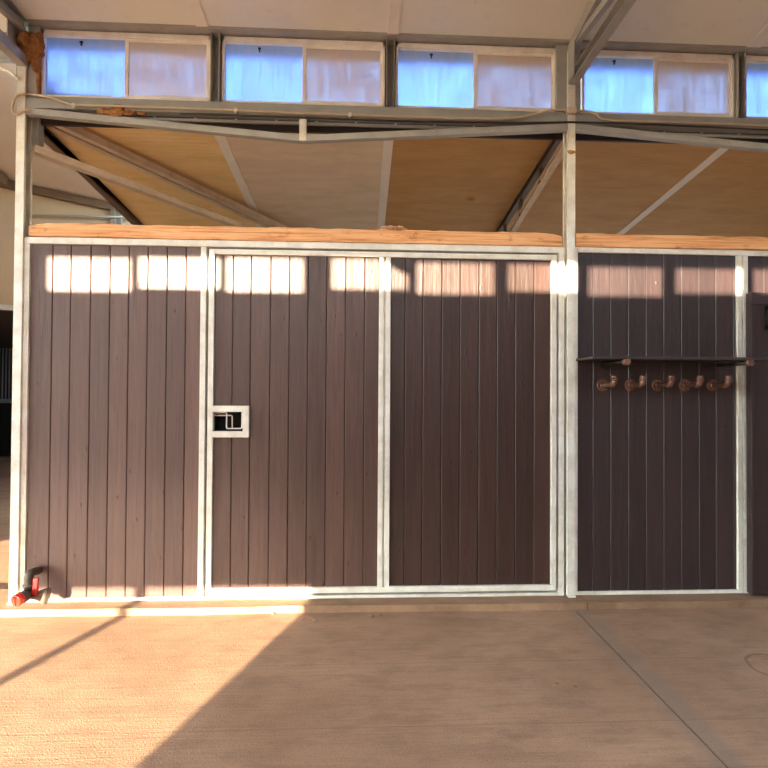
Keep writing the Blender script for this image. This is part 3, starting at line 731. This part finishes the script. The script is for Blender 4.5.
# gable wall over the opening (oblique), tan
nrm = Vector((wd.y, -wd.x, 0)).normalized(); 
if nrm.y > 0: nrm = -nrm
wp = Vector((wA.x, wA.y, 0))
def PWl(px, py): return plane(px, py, wp, nrm)
zop = PWl(6, 306).z; back = -nrm*.1
mb = MB()
a = [Vector((wl.x, wl.y, zop)), Vector((wr.x, wr.y, zop)), Vector((wr.x, wr.y, zbc(wr.y)+.03)), Vector((wl.x, wl.y, zbc(wl.y)+.03))]
vs = [mb.bm.verts.new(q) for q in a]+[mb.bm.verts.new(q+back) for q in a]
for f in ((0, 1, 2, 3), (7, 6, 5, 4), (0, 4, 5, 1), (1, 5, 6, 2), (2, 6, 7, 3), (3, 7, 4, 0)): mb.bm.faces.new([vs[i] for i in f])
struct('wall_end', mb, 'tan_wall', 'tan boarded wall above the opening of the end bay', 'wall')
mb = MB(); o1 = nrm*.03; mb.beam(Vector((wl.x, wl.y, zbc(wl.y)-.05))+o1, Vector((wr.x, wr.y, zbc(wr.y)-.05))+o1, .05, .07)
struct('trim_12', mb, 'dark_steel', 'dark steel edge beam along the top of the tan end wall', 'beam')
mb = MB(); mb.beam(Vector((wl.x, wl.y, zop-.02))+o1, Vector((wr.x, wr.y, zop-.02))+o1, .06, .05); 
struct('trim_13', mb, 'steel', 'steel lintel along the bottom of the tan end wall', 'beam')
for k, (a_, b_, lab) in enumerate((((113.5, 203, 225), (0), ''), ((119.5, 204, 225), (0), ''))):
    p_, q_ = PWl(a_[0], a_[1]), PWl(a_[0], 232)
    mb = MB(); mb.beam(p_+o1, q_+o1, .05, .05, up=(0, 1, 0)); 
    tag(mb.build('wall_stud', 'stud_grey'), 'slim grey steel stud, one of a close pair on the tan end wall', 'stud', 'twin studs on the tan end wall')
a_, b_ = PWl(30, 216.5), PWl(150, 219.5)
MB().tube([a_+o1*2, b_+o1*2], .012, 8).build('conduit', 'stud_grey')
tag(bpy.data.objects['conduit'], 'thin grey conduit along the tan end wall above the timber', 'conduit')
c0 = Vector((0, 0, zop+.03)); mb = MB(); q = [Vector((v.x, v.y, 0))+back+c0 for v in (wl, wr)]; mb.quad_slab([q[0], q[1], q[1]-nrm*9, q[0]-nrm*9], (0, 0, .05)); struct('ceiling_stall', mb, 'bumpy_dark', 'ceiling slab added dark for the shade beyond the end bay', 'ceiling')  # dark slab added so the space beyond looks shaded
# light header at the end of the window line
mb = MB(); h1, h0 = Z(5, 56.5, 3.45), Z(5, 63.5, 3.45); mb.box(LEFT_END, XL0-.022, 3.40, 3.45, h0, h1, .003); mb.box(LEFT_END, XL0-.022, 3.41, 3.45, h1, zc_wall)
struct('beam_bay', mb, 'steel', 'pale steel beam over the opening of the end bay', 'beam')
# rafter of the bay
ra, rb = bceil(-4, 169.5), bceil(15, 182.5)
mb = MB(); dd = (rb-ra); mb.beam(ra-dd*4-Vector((0, 0, .06)), rb-dd*.6-Vector((0, 0, .06)), .07, .09)
tag(mb.build('rafter', 'dark_steel'), 'dark rafter under the pale ceiling outside the end post', 'rafter')
# dark barn beyond with a barred stall front
YB = 10.75
zq = lambda py: Z(6, py, YB)
mb = MB(); mb.box(-12.5, 1.0, YB+1.6, YB+1.7, 0, 4.2); mb.box(-8.0, -7.9, 2.6, YB+1.7, 0, 4.2); mb.box(LEFT_END-.1, LEFT_END, YO, -1.5, 0, 4.1); struct('wall_far', mb, 'bumpy_dark', 'dark wall deep inside the stall past the end post, plus unseen pieces added to block sun', 'wall')  # side and aisle-end pieces added unseen to block stray sun
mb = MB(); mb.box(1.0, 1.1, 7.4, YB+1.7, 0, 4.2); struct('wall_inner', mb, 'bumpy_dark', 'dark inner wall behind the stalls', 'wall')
t = thing('barred_stall_front', (X(6, 400, YB), YB, 0), 'distant dark stall front with upright bars, seen past the end post', 'stall front')
bx0, bx1 = -7.88, X(70, 400, YB)
mb = MB(); mb.box(bx0, bx1, YB, YB+.05, 0.0, zq(403), .004); mb.build('lower_panel', 'black', t)
mb = MB(); mb.box(bx0, bx1, YB-.02, YB+.06, zq(403), zq(399), .004); mb.build('rail', 'barblue', t); mb = MB(); mb.box(bx0, bx1, YB-.02, YB+.06, zq(338), zq(325), .004); mb.build('rail', 'barblue', t)
k = bx0+.05
while k < bx1:
    MB().tube([(k, YB+.02, zq(400)), (k, YB+.02, zq(337))], .014, 8).build('bar', 'barblue', t); k += .068
# the bay's cable
pts = [P(-14, 62, 3.36), P(-6, 65, 3.36), P(2, 69, 3.35), P(9, 72, 3.33), P(15, 76, 3.30), P(18.5, 80, YPOST-.006)]
tag(MB().tube(pts, .008, 8).build('cable', 'cream'), 'pale cable sagging in from outside to the end post', 'cable')

# ------------------------------------------------------------------ stall interior shell
mb = MB(); mb.box(XL0-.03, XEND+.5, YE, YE+.1, 0, 1.25); struct('wall_rear', mb, 'tan_wall', 'rear wall of the stalls', 'wall')  # unseen wall kept low to let added sky light reach the stall roof
mb = MB(); mb.box(XEND+.4, XEND+.5, 3.3, YE, 0, 3.3); struct('wall_side', mb, 'tan_wall', 'side wall of the stalls', 'wall')
mb = MB(); mb.box(XL0-.02, XL0+.02, 3.42, YE, zk, 2.2); struct('wall_partition', mb, 'tan_wall', 'board partition behind the end post', 'wall')

# ------------------------------------------------------------------ wall across the aisle (behind the viewpoint)
e = to_opp(P(311, 590)); sh_x = e.x; sh_z = to_opp(P(200, 586.5)).z
win = []
for xa, xb, ya, yb_ in ((47, 130, 257, 291), (138, 219, 257, 288.5), (225.5, 303, 257.5, 292), (331, 408, 258.5, 289.5), (415.5, 494, 262, 294.6), (507, 577, 263.5, 292), (587, 662, 266.5, 296.5), (674.5, 740, 268, 294), (752, 830, 269, 299)):
    a, b = to_opp(P(xa, ya, YP-.006)), to_opp(P(xb, yb_, YP-.006)); win.append((a.x, b.x, b.z, a.z))
print('opp', sh_x, sh_z, win)
zl0, zl1 = min(w[2] for w in win), max(w[3] for w in win)
th = .03; mb = MB()
XO1 = 9.0
mb.box(LEFT_END, XO1, YO-th, YO, zl1, z_ur(YO)+.02)
mb.box(LEFT_END, XO1, YO-th, YO, 2.9, zl0)
prev = LEFT_END
for w in win:
    if w[0]-prev > .005: mb.box(prev, w[0], YO-th, YO, zl0, zl1)
    if w[2] > zl0: mb.box(w[0], w[1], YO-th, YO, zl0, w[2])
    if w[3] < zl1: mb.box(w[0], w[1], YO-th, YO, w[3], zl1)
    prev = w[1]
mb.box(prev, XO1, YO-th, YO, zl0, zl1)
mb.box(sh_x, XO1, YO-th, YO, 0, 2.9); mb.box(LEFT_END, -6.4, YO-th, YO, 0, 2.9)
struct('wall_opposite', mb, 'opp_wall', 'brown wall across the aisle with its own high windows', 'wall')
mb = MB(); 
for w in win: mb.box(w[0], w[1], YO-.018, YO-.014, w[2], w[3])
struct('window_7', mb, 'thin_glass', 'dusty high window glass across the aisle', 'window')
xq = -4.75
mb = MB(); mb.box(xq, sh_x, YO-th, YO, sh_z, 2.9); mb.box(-6.4, xq, YO-th, YO, sh_z+.20, 2.9)  # unseen shutters, added with heights set to shape the sun on the floor
struct('door_1', mb, 'opp_wall', 'unseen half raised shutters added across the aisle letting the low sun in', 'shutter')
pz = to_opp(P(131, 600))
mb = MB(); 
px_ = PZ(60, 651.5); po = to_opp(px_)
pr = .036
mb.tube([(po.x, YO+.05, 0), (po.x, YO+.05, sh_z+.1)], pr, 10)
tag(mb.build('pole', 'steel'), 'slim upright pole standing in the shutter opening across the aisle', 'pole')
# right end of the aisle
mb = MB(); mb.box(9.0, 9.1, YO, 3.4, 0, 4.3); struct('wall_right', mb, 'opp_wall', 'brown wall closing the far end of the aisle', 'wall')

# ------------------------------------------------------------------ mud nests
def mud(blobs, label):
    mb = MB()
    for i, (px, py, y, rx, ry, rz) in enumerate(blobs):
        c = P(px, py, y); mb.blob((c.x, y, c.z), (rx, ry, rz), i*7+int(px), 4, .10)
    return tag(mb.build('mud_nest', 'mud'), label, 'mud nest', 'mud nests on the steelwork')
mud([(30, 44, YWF-.005, .085, .035, .075), (34, 50, YWF, .065, .03, .075), (27, 53, YWF-.005, .06, .03, .06), (38, 45, YWF, .04, .03, .09), (36.5, 62, YWF+.005, .03, .025, .07), (38.6, 80, YWF+.012, .014, .014, .11), (25, 40, YWF-.02, .05, .04, .055)], 'large brown mud nest in the corner between the end post and the first window')
mud([(116, 112.2, YPOST, .055, .014, .028), (104, 111.6, YPOST+.004, .045, .012, .022), (128, 112.6, YPOST+.004, .045, .012, .018), (118, 107.5, YWF-.012, .045, .012, .022), (142, 113.5, YPOST+.006, .03, .008, .010)], 'smaller flat brown mud nest smeared on the channel below the first window')
c = P(571.3, 152, YPOST); MB().blob((c.x, YPOST-.001, c.z), (.028, .006, .012), 4, 3, .25).build('rust_patch', 'mud'); tag(bpy.data.objects['rust_patch'], 'small rusty lump on the middle post above the timber', 'rust')

# ------------------------------------------------------------------ cables
def smooth(pts, n=6):
    out = []
    for i in range(len(pts)-1):
        p0, p1, p2, p3 = pts[max(i-1, 0)], pts[i], pts[i+1], pts[min(i+2, len(pts)-1)]
        for k in range(n):
            s = k/n; out.append(.5*((2*p1)+(p2-p0)*s+(2*p0-5*p1+4*p2-p3)*s*s+(3*p1-p0-3*p2+p3)*s**3))
    return out+[pts[-1]]
yk = YWF-.028; yo_ = YPOST-.012
seq = [(31, 110.5, YWF-.02), (26, 110.5, yo_), (19, 112.5, yo_), (14.5, 114, yo_+.0), (12.5, 108, yo_), (15.5, 97.5, yo_), (19, 94.3, yo_), (25, 93.8, yo_), (33, 94.5, yo_+.02), (48, 97.0, yk), (62, 101, yk), (74, 105.0, yk), (90, 105.3, yk), (180, 108.0, yk), (300, 112.8, yk), (420, 117.3, yk), (500, 118.8, yk), (530, 115.5, yk), (548, 110.6, yk-.01), (560, 110.0, yo_), (571, 111, yo_), (584, 111, yo_+.01), (596, 113.5, yk), (607, 119.5, yk), (660, 121.6, yk), (768, 125.5, yk), (860, 129, yk)]
cb = tag(MB().tube(smooth([P(a, b, y) for a, b, y in seq]), .0075, 8).build('cable', 'cable'), 'beige cable looped round the end post and strung below the high windows', 'cable')
for a, b in ((74, 105.0), (236, 110.2), (350, 114.6)):
    p = P(a, b, yk); MB().tube([(p.x, yk-.012, p.z-.004), (p.x, yk+.016, p.z-.004)], .013, 10).build('clip', 'white_steel', cb)
p = P(571.5, 111, yo_); MB().box(p.x-.035, p.x+.03, yo_-.014, YPOST, p.z-.02, p.z+.02, .005).build('clamp', 'brown_steel', cb)
seq = [(180, 113.4), (300, 117.6), (400, 121.2), (500, 122.6), (560, 122.3), (575, 122.2), (640, 124.0), (700, 126.8), (768, 130.0), (850, 133)]
tag(MB().tube(smooth([P(a, b, YPOST-.008) for a, b in seq]), .006, 8).build('cable', 'black_cable'), 'thin black cable passing in front of the middle post below the windows', 'cable')

# ------------------------------------------------------------------ red valve at the end post
yv = 3.2
c = P(16.6, 600.4, 3.06)
zf = c.z
k0 = P(27, 584, 3.2)
t = thing('valve', (k0.x, 3.2, zk), 'weathered water valve with a round red cap at the foot of the end post', 'valve')
hp_ = P(31, 578, 3.24)
bodyx = k0.x
n0 = P(29.5, 593.5, 3.2)
mb = MB(); mb.tube(smooth([P(37.5, 571, 3.337), P(34.5, 571.5, 3.27), P(30, 574, 3.22), P(28.5, 580, 3.205), n0]), .025, 14); mb.build('pipe', 'brass', t)
mb = MB(); q_ = P(28.8, 584, 3.2); mb.tube([q_, q_.lerp(n0, .25), q_.lerp(n0, .3), n0], [.034, .034, .03, .03], 8); mb.tube([n0, n0.lerp(c, .3), n0.lerp(c, .32), n0.lerp(c, .6), n0.lerp(c, .62), c.lerp(n0, .12)], [.03, .03, .036, .036, .028, .028], 14); mb.build('body', 'brass', t)
dv = (c-n0).normalized(); dvf = Vector((-.25, -1, -.12)).normalized()
mb = MB(); mb.tube([c-dvf*.03, c-dvf*.02, c+dvf*.006, c+dvf*.010], [.03, .036, .036, .031], 20); cap = mb.build('cap', 'red', t)
sd = dvf.cross(Vector((0, 0, 1))).normalized(); u = sd.cross(dvf)
mb = MB(); mb.beam(c+dvf*.006-u*.026, c+dvf*.006+u*.026, .009, .02, up=dvf, bev=.002); mb.build('ridge', 'red', cap)
l1, l0 = P(36.2, 578, 3.2), P(35.2, 594.5, 3.18)
mb = MB(); mb.beam(l1, l0, .03, .016, up=(0, 1, 0), bev=.003); mb.build('lever', 'red', t)
f0, f1 = P(32, 595.5, 3.2), P(48, 596, 3.22)
mb = MB(); mb.tube([f0, f0.lerp(f1, .35), f0.lerp(f1, .75), f1], [.022, .028, .046, .05], 14); mb.build('spout', 'funnel', t)

# ------------------------------------------------------------------ crumbs of dirt
for i, (px, py, r) in enumerate(((303, 620, .012), (315, 621.5, .017), (268, 613, .010), (273, 614.5, .012), (312, 618, .008), (557, 684, .009), (575, 687, .008), (371, 617, .02), (380, 616.5, .014), (236, 614, .008))):
    p = PZ(px, py); mb = MB(); mb.blob((p.x, p.y, r*.42), (r, r*.8, r*.5), i, 2, .2)
    tag(mb.build('dirt_crumb', 'curb'), 'small crumb of dirt on the concrete near the curb', 'dirt crumb', 'crumbs of dirt on the concrete')

# ------------------------------------------------------------------ light
w = bpy.data.worlds.new('sky'); SC.world = w; w.use_nodes = True
nt = w.node_tree; bg = nt.nodes['Background']
sky = nt.nodes.new('ShaderNodeTexSky'); sky.sky_type = 'NISHITA'; sky.sun_disc = False
sky.sun_elevation = EL; sky.sun_rotation = math.pi+az; sky.altitude = 400; sky.air_density = 1.0; sky.dust_density = .4; sky.ozone_density = 1.5
hs = nt.nodes.new('ShaderNodeHueSaturation'); hs.inputs['Saturation'].default_value = .78
nt.links.new(sky.outputs[0], hs.inputs['Color']); nt.links.new(hs.outputs['Color'], bg.inputs['Color']); bg.inputs['Strength'].default_value = 1.7
sd_ = bpy.data.lights.new('sun', 'SUN'); sd_.energy = 10.5; sd_.angle = math.radians(.4); sd_.color = (1, .86, .65)
so = bpy.data.objects.new('sun', sd_); C.objects.link(so); so.location = (-8, -20, 8)
dirv = Vector((math.sin(az)*math.cos(EL), math.cos(az)*math.cos(EL), -math.sin(EL)))
so.rotation_euler = dirv.to_track_quat('-Z', 'Y').to_euler()

vs_ = SC.view_settings
vs_.view_transform = 'Standard'; vs_.look = 'None'; vs_.gamma = 1; vs_.use_curve_mapping = False
vs_.exposure = 2.07
cy = SC.cycles
cy.max_bounces = 14; cy.diffuse_bounces = 10; cy.transmission_bounces = 8; cy.transparent_max_bounces = 12
for o in bpy.data.objects:
    if '_o' in o: del o['_o']
